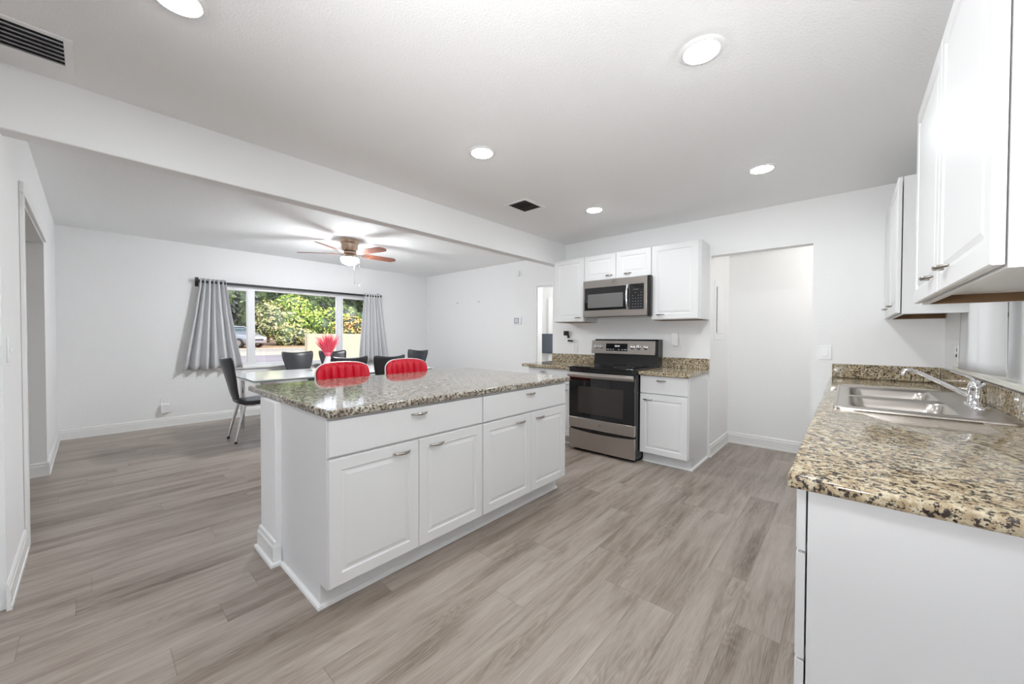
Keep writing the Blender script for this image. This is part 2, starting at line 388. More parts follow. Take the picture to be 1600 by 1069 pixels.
# added fill light brightening the passage, out of sight behind the wall
pl_ = bpy.data.lights.new('passage_fill', 'POINT'); pl_.energy = ALC; pl_.shadow_soft_size = .12; pl_.color = (1, .98, .94)
plo = bpy.data.objects.new('passage_fill', pl_); C.objects.link(plo); plo.location = (.35, 4.72, 2.30)
def baseboard(name, p0, p1, n, h=.125, shoe=True):
    p0, p1, n = V((*p0, 0)), V((*p1, 0)), V((*n, 0))
    prof = [(0, 0), (.017, 0), (.017, .017), (.013, .019), (.013, h*.74), (.010, h*.78), (.010, h*.9), (.004, h), (0, h)] if shoe else [(0, 0), (.013, 0), (.013, h*.78), (.005, h), (0, h)]
    rg = [[p+n*(a+.0005)+V((0, 0, b)) for a, b in prof] for p in (p0, p1)]
    return struct(MB().rings(rg).build(name, 'trim'))
baseboard('baseboard_front', (XW, YL), (XW, YD), (1, 0))
baseboard('baseboard_left', (XW, YL), (dx0+.015, YL), (0, 1))
baseboard('baseboard_left', (dx1+.07, YL), (-2.83, YL), (0, 1))
baseboard('baseboard_hall', (-5.31, -2.2), (-5.31, YL+.015), (1, 0))
baseboard('baseboard_right', (XW, YD), (ex0-.07, YD), (0, -1))
baseboard('baseboard_alcove', (-1.066, YK), (-1.066, YA), (1, 0), .13)
baseboard('baseboard_alcove', (-1.066, YA), (.55, YA), (0, -1), .13)
# casings
t1 = MB()
t1.box(dx1, dx1+.06, YL+.0005, YL+.018, 0, dz-.0005).box(dx0-.01, dx1+.06, YL+.0005, YL+.018, dz, dz+.065)
t1.box(dx1-.012, dx1-.0005, YL-.12, YL, 0, dz-.0125).box(dx0+.0005, dx1-.0005, YL-.12, YL, dz-.012, dz-.0005)
struct(t1.build('trim_2', 'trim', bevel=.003))
t2 = MB().box(ex0-.065, ex0, YD-.018, YD-.0005, 0, ez-.0005).box(ex0-.065, ex1-.001, YD-.018, YD-.0005, ez, ez+.065).box(ex0+.0005, ex0+.015, YD, YD+.12, 0, ez-.0155).box(ex0+.0005, ex1-.0005, YD, YD+.12, ez-.015, ez-.0005)
struct(t2.build('trim_3', 'trim', bevel=.003))
struct(bx('door_1', 'trim', (-4.55, -3.75, 6.20, 6.24, .005, 2.04), bevel=.004))
# ---- big window
wf = MB()
X0, X1 = XW-.11, XW-.04
def fbar(a, b, c, d, x0=X0, x1=X1): wf.box(x0, x1, a, b, c, d)
fbar(wy0, wy1, wz1-.045, wz1); fbar(wy0, wy1, wz0, wz0+.05)
za, zc = wz0+.05, wz1-.045
fbar(wy0, wy0+.04, za, zc); fbar(wy1-.04, wy1, za, zc)
fbar(1.655, 1.735, za, zc); fbar(3.015, 3.095, za, zc)
for a, b in ((wy0+.04, 1.655), (3.095, wy1-.04)):
    for q in ((a+.0005, a+.025, za+.025, zc-.02), (b-.025, b-.0005, za+.025, zc-.02), (a+.0005, b-.0005, za+.0005, za+.025), (a+.0005, b-.0005, zc-.02, zc-.0005)):
        fbar(*q, X0+.02, X1+.012)
win = struct(wf.build('window_1', 'vinylf', bevel=.003))
struct(bx('window_pane', 'glass', (XW-.08, XW-.076, wy0+.03, wy1-.03, wz0+.04, wz1-.04), win))
struct(bx('window_sill', 'trim', (XW-.13, XW+.03, wy0-.04, wy1+.04, wz0-.025, wz0+.004), bevel=.004))
MB().box(XW-.035, XW-.025, 3.03, 3.05, 1.30, 1.37).build('window_latch', 'wht', win, .002)
# ---- sink window
w2 = MB()
for q in ((sy0, sy1, sz1-.04, sz1), (sy0, sy1, sz0, sz0+.03), (sy0, sy0+.02, sz0+.0305, sz1-.0405), (sy1-.02, sy1, sz0+.0305, sz1-.0405), (sy0+.0205, sy1-.0205, 1.50, 1.535)):
    w2.box(XR+.03, XR+.065, *q)
win2 = struct(w2.build('window_2', 'vinylf', bevel=.003))
struct(bx('window_pane', 'glass', (XR+.045, XR+.049, sy0+.015, sy1-.015, sz0+.03, sz1-.03), win2))
struct(bx('window_sill', 'cream', (XR-.028, XR+.029, sy0-.5, sy1+.5, sz0-.025, sz0+.001), win2, .004))

# ------------------------------------------------------------------ island
IT = .925
fi = Fr((-1.725, 0, 0), (0, 1, 0), (1, 0, 0))
def island_unit(y0, y1, label, doors, end_left):
    t = thing('base_cabinet', label, 'cabinet', (-2.02, (y0+y1)/2, 0), 0, 'island base cabinets')
    m = MB()
    x0, x1 = -2.32, -1.725
    prof = [(x0, 0), (-1.80, 0), (-1.80, .11), (x1, .11), (x1, IT-.036), (x0, IT-.036)]
    m.rings([[V((a, y, b)) for a, b in prof] for y in (y0, y1)])
    m.build('body', 'cab', t, bevel=.0015)
    g = .0025
    cabfront(fi, 'drawer', y0+g, y1-g, .712, .876, t, doors[0], .842)
    n = (y0+y1)/2 if len(doors) < 4 else doors[3]
    cabfront(fi, 'door', y0+g, n-g/2, .122, .702, t, doors[1], .656)
    cabfront(fi, 'door', n+g/2, y1-g, .122, .702, t, doors[2], .656)
    sh = MB().rings([[V((-1.80+a, y, b)) for a, b in ((0, 0), (.017, 0), (.014, .012), (.004, .018), (0, .018))] for y in (y0-(.017 if end_left else 0), y1)])
    if end_left: sh.rings([[V((x, y0-a, b)) for a, b in ((0, 0), (.017, 0), (.014, .012), (.004, .018), (0, .018))] for x in (-2.30, -1.783)])
    sh.build('shoe_moulding', 'trim', t)
    return t
island_unit(.695, 1.6395, 'white island cabinet nearest the camera with a wide drawer over two doors', (1.170, 1.062, 1.284, 1.167), True)
island_unit(1.6405, 2.567, 'white island cabinet nearer the range with a wide drawer over two doors', (2.115, 2.005, 2.225, 2.121), False)
hw = struct(bx('wall_half', 'wall', (-2.585, -2.321, .665, 2.60, 0, IT-.0365), bevel=.004))
def ringboard(name, x0, x1, y0, y1, h, e):
    prof = [(0, 0), (.030, 0), (.028, .014), (.016, .02), (.015, h*.72), (.010, h*.8), (.008, h*.95), (0, h)]
    rg = []
    for a, b in prof:
        rg.append([V((x0-a, y0-a, b)), V((x1+a, y0-a, b)), V((x1+a, y1, b)), V((x0-a, y1+a, b))])
    return struct(MB().rings(rg, False, True).build(name, 'trim'))
ringboard('baseboard_island', -2.586, -2.330, .664, .690, .135, 0)
ct = MB().box(-2.94, -1.692, .688, 2.615, IT-.036, IT).build('countertop', 'gr_isl', None, bevel=.008, seg=3)
tag(ct, 'large grey beige speckled granite countertop on the island', 'countertop')

# ------------------------------------------------------------------ range wall base cabinets
fk = Fr((0, 3.664, 0), (1, 0, 0), (0, -1, 0))
def wall_base(x0, x1, label, hd, hb, dx=None, side=False):
    t = thing('base_cabinet', label, 'cabinet', ((x0+x1)/2, 3.95, 0))
    prof = [(YK-.002, 0), (3.735, 0), (3.735, .115), (3.664, .115), (3.664, .876), (YK-.002, .876)]
    MB().rings([[V((x, a, b)) for a, b in prof] for x in (x0, x1)]).build('body', 'cab', t, bevel=.0015)
    cabfront(fk, 'drawer', x0+.003, dx, .700, .872, t, hd[0], hd[1], .09)
    cabfront(fk, 'door', x0+.003, dx, .108, .690, t, hb[0], hb[1], .09)
    MB().rings([[V((x, 3.735-a, b)) for a, b in ((0, 0), (.017, 0), (.014, .012), (.004, .018), (0, .018))] for x in (x0, x1+(.015 if side else 0))]).build('shoe_moulding', 'trim', t)
    if side:
        s = MB().rings([[V((x1+a, y, b)) for a, b in ((0, 0), (.015, 0), (.012, .012), (.004, .018), (0, .018))] for y in (3.72, YK)]); s.build('shoe_moulding', 'trim', t)
    return t
wall_base(-1.545, -1.083, 'white base cabinet right of the range with one drawer over one door', (-1.335, .829), (-1.465, .636), -1.092, True)
wall_base(-2.98, -2.318, 'white base cabinet left of the range, half hidden behind the island', (-2.75, .829), (-2.45, .636), -2.325)
tag(MB().box(-1.548, -1.070, 3.612, YK-.001, .877, .914).build('countertop', 'gr_per', None, bevel=.006, seg=3), 'small brown granite countertop to the right of the range', 'countertop')
tag(MB().box(-3.06, -2.316, 3.612, YK-.001, .877, .914).build('countertop', 'gr_per', None, bevel=.006, seg=3), 'brown granite countertop to the left of the range', 'countertop')
tag(bx('backsplash', 'gr_per', (-1.548, -1.070, YK-.022, YK-.001, .9145, 1.025), bevel=.002), 'short granite backsplash strip on the right of the range', 'backsplash')
tag(bx('backsplash', 'gr_per', (-3.055, -2.33, YK-.022, YK-.001, .9145, 1.02), bevel=.002), 'short granite backsplash strip on the left of the range', 'backsplash')

# ------------------------------------------------------------------ range
R = thing('range', 'stainless steel and black freestanding electric range with glass oven door', 'stove', (-1.93, 3.9, 0))
rx0, rx1, rf = -2.313, -1.551, 3.560
MB().box(rx0, rx1, rf+.02, YK-.03, .03, .905).build('body', 'black', R, .003)
MB().box(rx0+.03, rx1-.03, rf+.06, YK-.06, 0, .03).build('base', 'black', R)
MB().box(rx0-.002, rx1+.002, rf-.018, YK-.09, .905, .930).build('cooktop', 'bglass', R, .005)
MB().box(rx0, rx1, rf-.008, rf+.02, .845, .905).build('front_band', 'black', R, .003)
d = MB().box(rx0+.003, rx1-.003, rf-.016, rf+.02, .372, .845).build('oven_door', 'bglass', R, .003)
MB().box(rx0+.12, rx1-.12, rf-.0185, rf-.015, .425, .715).build('oven_window', 'wglass', d, .001)
MB().box(rx0+.003, rx1-.003, rf-.018, rf+.02, .262, .3715).build('door_strip', 'steel', d, .003)
em = MB().lathe([(.0, -.001), (.016, -.001), (.016, .001), (.0135, .001), (.0135, .0003), (.0, .0003)], ((rx0+rx1)/2, rf-.0185, .318), 24, 'y').build('logo_badge', 'nickel', d)
tb = [(rx0+.004+(rx1-rx0-.008)*i/20) for i in range(21)]
h = MB()
h.rings([[V((x, rf-.05-.018*math.sin(PI*i/20), .815)), V((x, rf-.058-.018*math.sin(PI*i/20), .840)), V((x, rf-.05-.018*math.sin(PI*i/20), .868)), V((x, rf-.036-.018*math.sin(PI*i/20), .868)), V((x, rf-.036-.018*math.sin(PI*i/20), .815))] for i, x in enumerate(tb)])
h.box(rx0+.01, rx0+.04, rf-.04, rf-.01, .82, .862).box(rx1-.04, rx1-.01, rf-.04, rf-.01, .82, .862)
h.build('door_handle', 'steel', d, smooth=True, angle=30)
# storage drawer with the shallow curved top
dm = MB(); N = 24; rg = []
for i in range(N+1):
    x = rx0+.003+(rx1-rx0-.006)*i/N
    zt = .243-.022*(1-(2*i/N-1)**2)**1.0*0.9
    rg.append([V((x, rf-.014, .035)), V((x, rf-.014, zt)), V((x, rf+.02, zt)), V((x, rf+.02, .035))])
dm.rings(rg).build('storage_drawer', 'steel', R, smooth=True, angle=30)
# backguard
bgx0, bgx1 = -2.348, -1.548
bk = MB().rings([[V((x, a, b)) for a, b in ((4.12, .925), (4.135, 1.04), (4.135, 1.205), (4.155, 1.222), (YK-.004, 1.222), (YK-.004, .925))] for x in (bgx0+.02, bgx1)]).build('backguard', 'black', R, .004)
cp = MB().rings([[V((x, a, b)) for a, b in ((4.112, 1.05), (4.126, 1.206), (4.136, 1.206), (4.136, 1.05))] for x in (bgx0-.01, bgx1-.03)]).build('control_panel', 'steel', bk, .003)
def tilt(x, z, n=0): return V((x, 4.112+(z-1.05)*.09-n, z))
MB().rings([[tilt(a, b, k) for a, b in ((-2.165, 1.085), (-1.895, 1.085), (-1.895, 1.172), (-2.165, 1.172))] for k in (0, .003)]).build('display', 'bglass', cp)
dd = MB()
for i, x in enumerate((-2.15, -2.128, -2.10, -2.07, -2.0, -1.96, -1.93, -1.91)):
    MB().rings([[tilt(a, b, k) for a, b in ((x-.006, 1.10), (x+.006, 1.10), (x+.006, 1.105), (x-.006, 1.105))] for k in (.003, .0035)]).build('display_mark', 'disp', cp)
for x in (-2.045, -2.030, -2.012, -1.997):
    MB().rings([[tilt(a, b, k) for a, b in ((x-.005, 1.135), (x+.005, 1.135), (x+.005, 1.150), (x-.005, 1.150))] for k in (.003, .0035)]).build('display_mark', 'disp', cp)
for x in (-2.295, -2.228, -1.835, -1.76, -1.68):
    c = tilt(x, 1.132)
    MB().lathe([(.0, .0), (.027, 0), (.026, -.006), (.021, -.008), (.019, -.026), (.016, -.028), (0, -.028)], c, 20, 'y').build('knob', 'chrome', cp, smooth=True, angle=50)
MB().lathe([(0, 0), (.006, 0), (.006, -.004), (0, -.004)], tilt(-2.105, 1.132), 10, 'y').build('indicator', 'black', cp)
em2 = MB()
for (cx, cy, r) in ((-1.75, 3.72, .10), (-2.11, 3.72, .075), (-2.11, 3.98, .10), (-1.75, 3.98, .075)):
    MB().lathe([(r, .9302), (r+.002, .9306), (r+.004, .9302)], (cx, cy, 0), 40, 'z', False).build('burner_ring', MT['burner'], R)

# ------------------------------------------------------------------ upper cabinets on the range wall
fu = Fr((0, 3.960, 0), (1, 0, 0), (0, -1, 0))
def upper(x0, x1, z0, z1, label, doors):
    t = thing('wall_cabinet', label, 'cabinet', ((x0+x1)/2, 4.1, z0), 0, 'wall cabinets above the range')
    MB().box(x0, x1, 3.961, YK-.002, z0, z1).build('body', 'cab', t, .0015)
    MB().box(x0+.012, x1-.012, 3.99, YK-.01, z0-.003, z0-.0002).build('underside', 'brownw', t)
    for a0, a1, ha in doors:
        cabfront(fu, 'door', a0, a1, z0+.006, z1-.003, t, ha, z0+.052, .085)
    return t
upper(-2.802, -2.365, 1.43, 2.203, 'white single door wall cabinet to the left of the microwave', [(-2.799, -2.368, -2.455)])
upper(-2.363, -1.558, 1.900, 2.203, 'low white double door wall cabinet directly above the microwave', [(-2.361, -1.962, -2.045), (-1.958, -1.560, -1.82)])
upper(-1.556, -1.075, 1.43, 2.203, 'white single door wall cabinet to the right of the microwave', [(-1.553, -1.092, -1.46)])
# microwave
W = thing('microwave', 'stainless over-the-range microwave with black glass door window', 'microwave', (-1.94, 4.05, 1.47))
MB().box(-2.335, -1.540, 3.895, YK-.003, 1.475, 1.898).build('body', 'black', W, .003)
fr_ = MB().box(-2.335, -1.572, 3.868, 3.897, 1.478, 1.897).build('front_frame', 'steel', W, .004)
MB().box(-2.312, -1.795, 3.862, 3.870, 1.553, 1.812).build('door_glass', 'bglass', W, .002)
MB().box(-2.268, -1.833, 3.859, 3.863, 1.580, 1.738).build('door_window', 'mwglass', W, .002)
MB().box(-1.762, -1.604, 3.862, 3.870, 1.545, 1.818).build('keypad', 'bglass', W, .002)
MB().rings([[V((-1.793, y, z)) for y, z in ((3.870, zz), (3.868, zz))]+[V((-1.770, y, z)) for y, z in ((3.868, zz), (3.870, zz))] for zz in (1.545, 1.82)]).build('divider', 'steel', W)
hp = []
for i in range(13):
    t_ = i/12; hp.append((-1.782, 3.862-.026*math.sin(PI*t_)**.5, 1.556+.258*t_))
MB().tube(hp, .011, 12).build('handle', 'chrome', W, smooth=True)
kd = MB()
for i in range(4):
    for j in range(6):
        if j > 3 and i < 3 and (i+j) % 2: continue
        x = -1.722+.030*i; z = 1.572+.030*j
        MB().box(x-.005, x+.005, 3.8605, 3.862, z-.002, z+.0025).build('key', 'keyp', W)
MB().box(-1.72, -1.66, 3.8605, 3.862, 1.755, 1.758).build('key_label', 'keyp', W)
MB().lathe([(0, 0), (.017, 0), (.017, -.002), (.0145, -.002), (.0145, -.0008), (0, -.0008)], (-1.955, 3.868, 1.855), 24, 'y').build('logo_badge', 'nickel', W)
MB().box(-2.30, -1.58, 3.90, 4.20, 1.470, 1.4755).build('grease_vent', 'nickel', W)

# ------------------------------------------------------------------ sink run
px0 = -.070   # carcass front plane
fs = Fr((px0-.004, 0, 0), (0, 1, 0), (-1, 0, 0))
T = thing('base_cabinet', 'long white base cabinet run under the sink with drawers at its near end', 'cabinet', (.25, 2.7, 0))
prof = [(XR-.002, 0), (.01, 0), (.01, .11), (px0, .11), (px0, .876), (XR-.002, .876)]
bd = MB().rings([[V((a, y, b)) for a, b in prof] for y in (1.19, 1.2085)])
bd.box(px0, px0+.018, 1.209, YK-.001, .11, .876).box(XR-.02, XR-.002, 1.209, YK-.001, 0, .876).box(px0, XR-.002, YK-.02, YK-.001, .11, .876).box(px0, XR-.002, 1.209, YK-.001, .11, .128).box(.01, .03, 1.209, YK-.001, 0, .11)
bd.build('body', 'cab', T, .0012)
def dr(z0, z1): 
    o = cabfront(fs, 'drawer', 1.193, 1.66, z0, z1, T)
dr(.718, .872); dr(.442, .710); dr(.120, .434)
for a0, a1, ha in ((1.665, 2.22, 2.10), (2.225, 2.78, 2.34), (2.785, 3.34, 3.22), (3.345, 3.95, 3.46)):
    cabfront(fs, 'drawer', a0, a1, .718, .872, T)
    cabfront(fs, 'door', a0, a1, .120, .710, T, ha, .66, .09)
# countertop with a cut-out
ctop = MB().box(-.110, XR-.001, 1.164, YK-.001, .877, .914).build('countertop', 'gr_per', None)
cut = MB().rings([rrect(.195, 2.92, .20, .485, .03, z) for z in (.80, 1.0)]).build('cutter', None, None)
bm_ = ctop.modifiers.new('cut', 'BOOLEAN'); bm_.operation = 'DIFFERENCE'; bm_.object = cut; bm_.solver = 'EXACT'
bv = ctop.modifiers.new('b', 'BEVEL'); bv.width = .012; bv.segments = 3; bv.limit_method = 'ANGLE'
dg = bpy.context.evaluated_depsgraph_get()
nm = bpy.data.meshes.new_from_object(ctop.evaluated_get(dg))
ctop.modifiers.clear(); ctop.data = nm
nm.polygons.foreach_set('use_smooth', [True]*len(nm.polygons)); nm.set_sharp_from_angle(angle=math.radians(30))
bpy.data.objects.remove(cut)
tag(ctop, 'long polished brown and gold granite countertop around the steel sink', 'countertop')
tag(bx('backsplash', 'gr_per', (-.101, XR-.023, YK-.022, YK-.001, .9145, 1.028), bevel=.002), 'granite backsplash behind the far end of the sink counter', 'backsplash')
tag(bx('backsplash', 'gr_per', (XR-.022, XR-.001, 1.165, YK-.0225, .9145, 1.030), bevel=.002), 'long granite backsplash along the wall beneath the sink window', 'backsplash')
# sink
K = thing('kitchen_sink', 'double bowl stainless steel drop-in sink set in the granite counter', 'sink', (.23, 2.9, .914))
zr = .924
deck = MB()
sx0, sx1, sy_0, sy_1 = -.045, .512, 2.385, 3.455
bowls = ((.185, 2.667, .185, .215), (.185, 3.165, .185, .235))
def strip(a, b, c, d_): deck.box(a, b, c, d_, .9145, zr)
strip(sx0, 0, sy_0, sy_1); strip(.37, sx1, sy_0, sy_1)
strip(0, .37, sy_0, 2.452); strip(0, .37, 2.882, 2.93); strip(0, .37, 3.40, sy_1)
dk = deck.build('sink_deck', 'sink', K)
rim = []
for a, zz in ((0, .9146), (.0, zr-.002), (.004, zr+.003), (.010, zr+.002), (.016, zr+.0003)):
    rim.append(rrect((sx0+sx1)/2, (sy_0+sy_1)/2, (sx1-sx0)/2+.006-a, (sy_1-sy_0)/2+.006-a, .03, zz))
MB().rings(rim, False, False).build('sink_rim', 'sink', K, smooth=True, angle=80)
for cx, cy, hx, hy in bowls:
    b_ = []
    for a, r_, zz in ((0, .002, zr+.0005), (.008, .03, zr-.001), (.016, .05, zr-.012), (.022, .055, zr-.05), (.035, .06, zr-.15), (.06, .07, zr-.178), (.10, .07, zr-.185)):
        b_.append(rrect(cx, cy, hx-a, hy-a, r_, zz))
    bo = MB().rings(b_, False, True).build('basin', 'sink', K, smooth=True, angle=80)
    MB().lathe([(0, zr-.182), (.04, zr-.182), (.043, zr-.186)], (cx, cy, 0), 24, 'z', False).build('drain', 'chrome', bo, smooth=True)
# faucet
Fc = thing('faucet', 'chrome single lever kitchen faucet with long low spout on the sink ledge', 'faucet', (.463, 2.83, zr))
MB().rings([rrect(.463, 2.83, .030-a, .115-a, .028-a, zz) for a, zz in ((0, zr), (0, zr+.006), (.006, zr+.012), (.012, zr+.013))]).build('base_plate', 'chrome', Fc, smooth=True, angle=50)
MB().lathe([(.034, zr+.012), (.033, zr+.02), (.030, zr+.025), (.030, zr+.085), (.031, zr+.090), (.031, zr+.096), (.027, zr+.112), (.016, zr+.124), (0, zr+.127)], (.463, 2.83, 0), 28).build('faucet_body', 'chrome', Fc, smooth=True, angle=50)
sp = [(.450, 2.83, zr+.045), (.42, 2.83, zr+.062), (.36, 2.83, zr+.098), (.30, 2.83, zr+.135), (.262, 2.83, zr+.156), (.238, 2.83, zr+.163), (.224, 2.83, zr+.160), (.219, 2.83, zr+.150), (.218, 2.83, zr+.133)]
so_ = MB().tube(sp, [.012, .0115, .0105, .0095, .009, .009, .0095, .0105, .0105], 14).build('spout', 'chrome', Fc, smooth=True, angle=60)
MB().tube([(.460, 2.835, zr+.113), (.452, 2.86, zr+.132), (.44, 2.90, zr+.142), (.42, 2.955, zr+.150), (.405, 2.995, zr+.158)], [.010, .008, .007, .008, .008], 12, .6).build('lever', 'chrome', Fc, smooth=True, angle=60)

# ------------------------------------------------------------------ upper cabinets by the sink
fr3 = Fr((.232, 0, 0), (0, 1, 0), (-1, 0, 0))
def upper_r(y0, y1, label, doors):
    t = thing('wall_cabinet', label, 'cabinet', (.39, (y0+y1)/2, 1.4), 0, 'wall cabinets either side of the sink window')
    m = MB(); a, b = .238, XR-.002; z0, z1 = 1.400, 2.228
    m.box(a, b, y0, y0+.016, z0-.002, z1).box(a, b, y1-.016, y1, z0-.002, z1)
    m.box(a+.001, b-.001, y0+.0165, y1-.0165, z0+.034, z1-.001).box(a, a+.02, y0+.0165, y1-.0165, z0-.001, z0+.0335)
    m.build('body', 'cab', t, .001)
    MB().box(a+.021, b-.002, y1-.022, y1-.017, z0-.001, z0+.0335).build('inner_side_panel', 'brownw', t)
    for a0, a1, ha in doors:
        o = panel(fr3, a0, a1, z0+.004, z1-.004, RAISED).build('door', 'cab', t)
        pull(fr3, ha, 1.466, o, .085)
    return t
upper_r(1.235, 2.42, 'tall white double door wall cabinet nearest the camera at the right edge', [(1.222, 1.836, 1.70), (1.840, 2.415, 1.975)])
upper_r(3.28, YK-.003, 'white double door wall cabinet in the corner beyond the sink window', [(3.270, 3.795, 3.62), (3.799, YK-.006, 4.02)])

# sheet hanging over the sink window
sh = MB(); NX, NZ = 40, 14; rg = []
for k in range(NZ+1):
    q = k/NZ; z = 2.0-.93*q
    y0, y1 = 2.60-.010*q, 3.385+.04*q
    row = []
    for i in range(NX+1):
        s_ = i/NX
        row.append(V((.498+.006*math.sin(s_*9+q*2)*q+.004*math.sin(s_*23), y0+(y1-y0)*s_, z+(.018*(1-s_) if k == NZ else 0))))
    rg.append(row)
sh.rings(rg, False, False, closed=False)
tag(sh.build('window_shade', 'shade', None, smooth=True, solid=.002, angle=80), 'plain white cloth shade hanging over the window behind the faucet', 'window shade')
# plates and small wall fittings
def plate(name, label, cat, c, n, w=.075, h_=.118, parts=()):
    c = V(c); n = V(n); u = V((0, 0, 1)).cross(n)
    t = thing(name, label, cat, tuple(c))
    def pb(nm, a, b, hw, hh, d0, d1, m, par=t, bev=.0015):
        mb = MB(); rg = []
        for d_ in (d0, d1): rg.append([c+u*(a-hw)+V((0, 0, b-hh))+n*d_, c+u*(a+hw)+V((0, 0, b-hh))+n*d_, c+u*(a+hw)+V((0, 0, b+hh))+n*d_, c+u*(a-hw)+V((0, 0, b+hh))+n*d_])
        return mb.rings(rg).build(nm, m, par, bev)
    pl = pb('plate', 0, 0, w/2, h_/2, 0.0005, .006, 'plate')
    for p in parts: pb(*p)
    return t, pb
plate('light_switch', 'white rocker light switch on the wall beside the sink counter', 'switch', (-.150, YK, 1.121), (0, -1, 0), .085, .12, [('rocker', 0, 0, .017, .034, .006, .010, 'wht')])
plate('light_switch', 'white toggle switch plate on the near left wall', 'switch', (-3.03, YL, 1.183), (0, 1, 0), .075, .12, [('toggle', 0, 0, .006, .012, .006, .018, 'wht')])
t, pb = plate('outlet', 'white outlet plate with a plug in the corner beside the window shade', 'outlet', (XR, 3.84, 1.155), (-1, 0, 0), .115, .115, [
    ('port', .028, .018, .007, .010, .006, .0075, 'dark'), ('port', .028, -.018, .007, .012, .006, .0075, 'dark'), ('port', .0, -.02, .006, .008, .006, .0075, 'dark'), ('rocker', -.028, .012, .013, .03, .006, .0095, 'wht')])
t, pb = plate('outlet', 'outlet with black plugs and a white cord left of the range', 'outlet', (-2.745, YK, 1.19), (0, -1, 0), .075, .118)
pb('power_adapter', -.075, .105, .030, .030, .006, .045, 'black')
pb('power_adapter', -.045, .06, .010, .02, .006, .030, 'black')
pb('power_adapter', -.012, .005, .030, .012, .006, .040, 'black')
cc = V((-2.745, YK, 1.19))
MB().tube([cc+V((-.02, -.03, .0)), cc+V((.02, -.035, .02)), cc+V((.05, -.03, .02)), cc+V((.055, -.028, -.05)), cc+V((.055, -.02, -.14))], .006, 8).build('cord', 'wht', t, smooth=True)
t, pb = plate('outlet', 'white outlet plate holding a plug-in device, right of the range', 'outlet', (-1.395, YK, 1.155), (0, -1, 0), .08, .10)
g_ = thing('plug_in_device', 'tall white plug-in device standing out from the wall right of the range', 'device', (-1.405, YK-.03, 1.24))
MB().rings([rrect(-1.410, YK-.032, .036, .025, .015, z) for z in (1.160, 1.300)]).build('housing', 'wht', g_, .004)
MB().box(-1.395, -1.38, YK-.020, YK-.0065, 1.165, 1.19).build('plug', 'wht', g_)
MB().lathe([(0, 0), (.007, 0), (.007, .012), (0, .012)], (-1.374, YK-.032, 1.23), 12, 'x').build('button', 'wht', g_)
t, pb = plate('outlet', 'low white outlet box with a plugged adapter on the window wall', 'outlet', (XW, .67, .30), (1, 0, 0), .085, .20)
pb('power_adapter', .0, -.045, .045, .055, .006, .055, 'plate')
pb('cable_clip', .0, .055, .014, .014, .006, .014, 'plate')
# thermostat and sensor on the dining wall
t, pb = plate('thermostat', 'white square thermostat with grey screen beside the hall doorway', 'thermostat', (-4.30, YD, 1.522), (0, -1, 0), .20, .135)
pb('housing', 0, 0, .095, .062, .006, .024, 'wht')
pb('screen', -.0, 0, .055, .045, .024, .026, mat('grey_screen', (.30, .32, .36), .2))
pb('screen_glass', -.0, 0, .042, .033, .026, .027, mat('pale_screen', (.66, .70, .74), .2))
t, pb = plate('door_sensor', 'small white sensor box high on the dining wall', 'sensor', (-4.26, YD, 2.333), (0, -1, 0), .085, .10)
pb('housing', -.012, 0, .03, .047, .006, .028, 'plate')
for i, (x, z, l) in enumerate(((-5.884, 1.913, 'left small wall hook on the bare dining wall'), (-5.264, 1.903, 'right small wall hook on the bare dining wall'))):
    tag(MB().tube([(x, YD, z), (x, YD-.025, z), (x, YD-.03, z+.012)], .006, 8).build('wall_hook', 'nickel', None, smooth=True), l, 'hook')
# grey panel in the hall beyond the doorway
g_ = thing('wall_panel', 'slate grey rounded rectangular panel hanging on the white door in the hall', 'panel', (-4.5, 6.19, .95))
PW = MB()
PW.rings([[V((p.x, 6.196-k, p.y)) for p in rrect(-4.47, 1.105, .24, .20, .02, 0)] for k in (0, .02)]).build('board', 'slate', g_, .003)
MB().box(-4.36, -4.28, 6.165, 6.1755, 1.24, 1.29).build('clip', 'black', g_, .003)
# electrical panel in the alcove
E_ = thing('electrical_panel', 'white flush electrical panel with door slightly ajar on the alcove side wall', 'electrical panel', (-1.066, 4.60, 1.53))
MB().box(-1.0655, -1.060, 4.42, 4.80, 1.22, 1.86).build('cover', 'wht', E_, .002)
MB().box(-1.060, -1.0585, 4.485, 4.50, 1.30, 1.79).build('gap_shade', 'dark', E_)  # solid near-black strip, shade beside the ajar door put into colour
MB().box(-1.060, -1.050, 4.50, 4.76, 1.29, 1.80).build('panel_door', 'wht', E_, .002)
MB().box(-1.050, -1.045, 4.51, 4.53, 1.31, 1.34).build('latch', 'wht', E_)

# ------------------------------------------------------------------ ceiling fittings
def downlight(x, y, z, label):
    t = thing('recessed_light', label, 'ceiling light', (x, y, z), 0, 'recessed kitchen lights')
    MB().lathe([(.068, z-.001), (.070, z-.007), (.086, z-.005), (.092, z-.0005), (.092, z+.001)], (x, y, 0), 40, 'z', False).build('trim_ring', 'wht', t, smooth=True)
    MB().lathe([(.070, z-.004), (.06, z-.009), (.035, z-.013), (0, z-.014)], (x, y, 0), 40, 'z').build('lens', 'lens', t, smooth=True, angle=80)
downlight(-.486, 1.757, HK, 'largest recessed light, nearest the camera at upper right')
downlight(-1.84, 1.755, HK, 'recessed light above the island')
downlight(-.486, 3.272, HK, 'recessed light in front of the alcove opening')
downlight(-1.85, 3.262, HK, 'small far recessed light in front of the range cabinets')
downlight(-1.84, .225, HK, 'recessed light cut off by the top edge of the photo')
downlight(-.486, .225, HK, 'recessed light behind the camera')
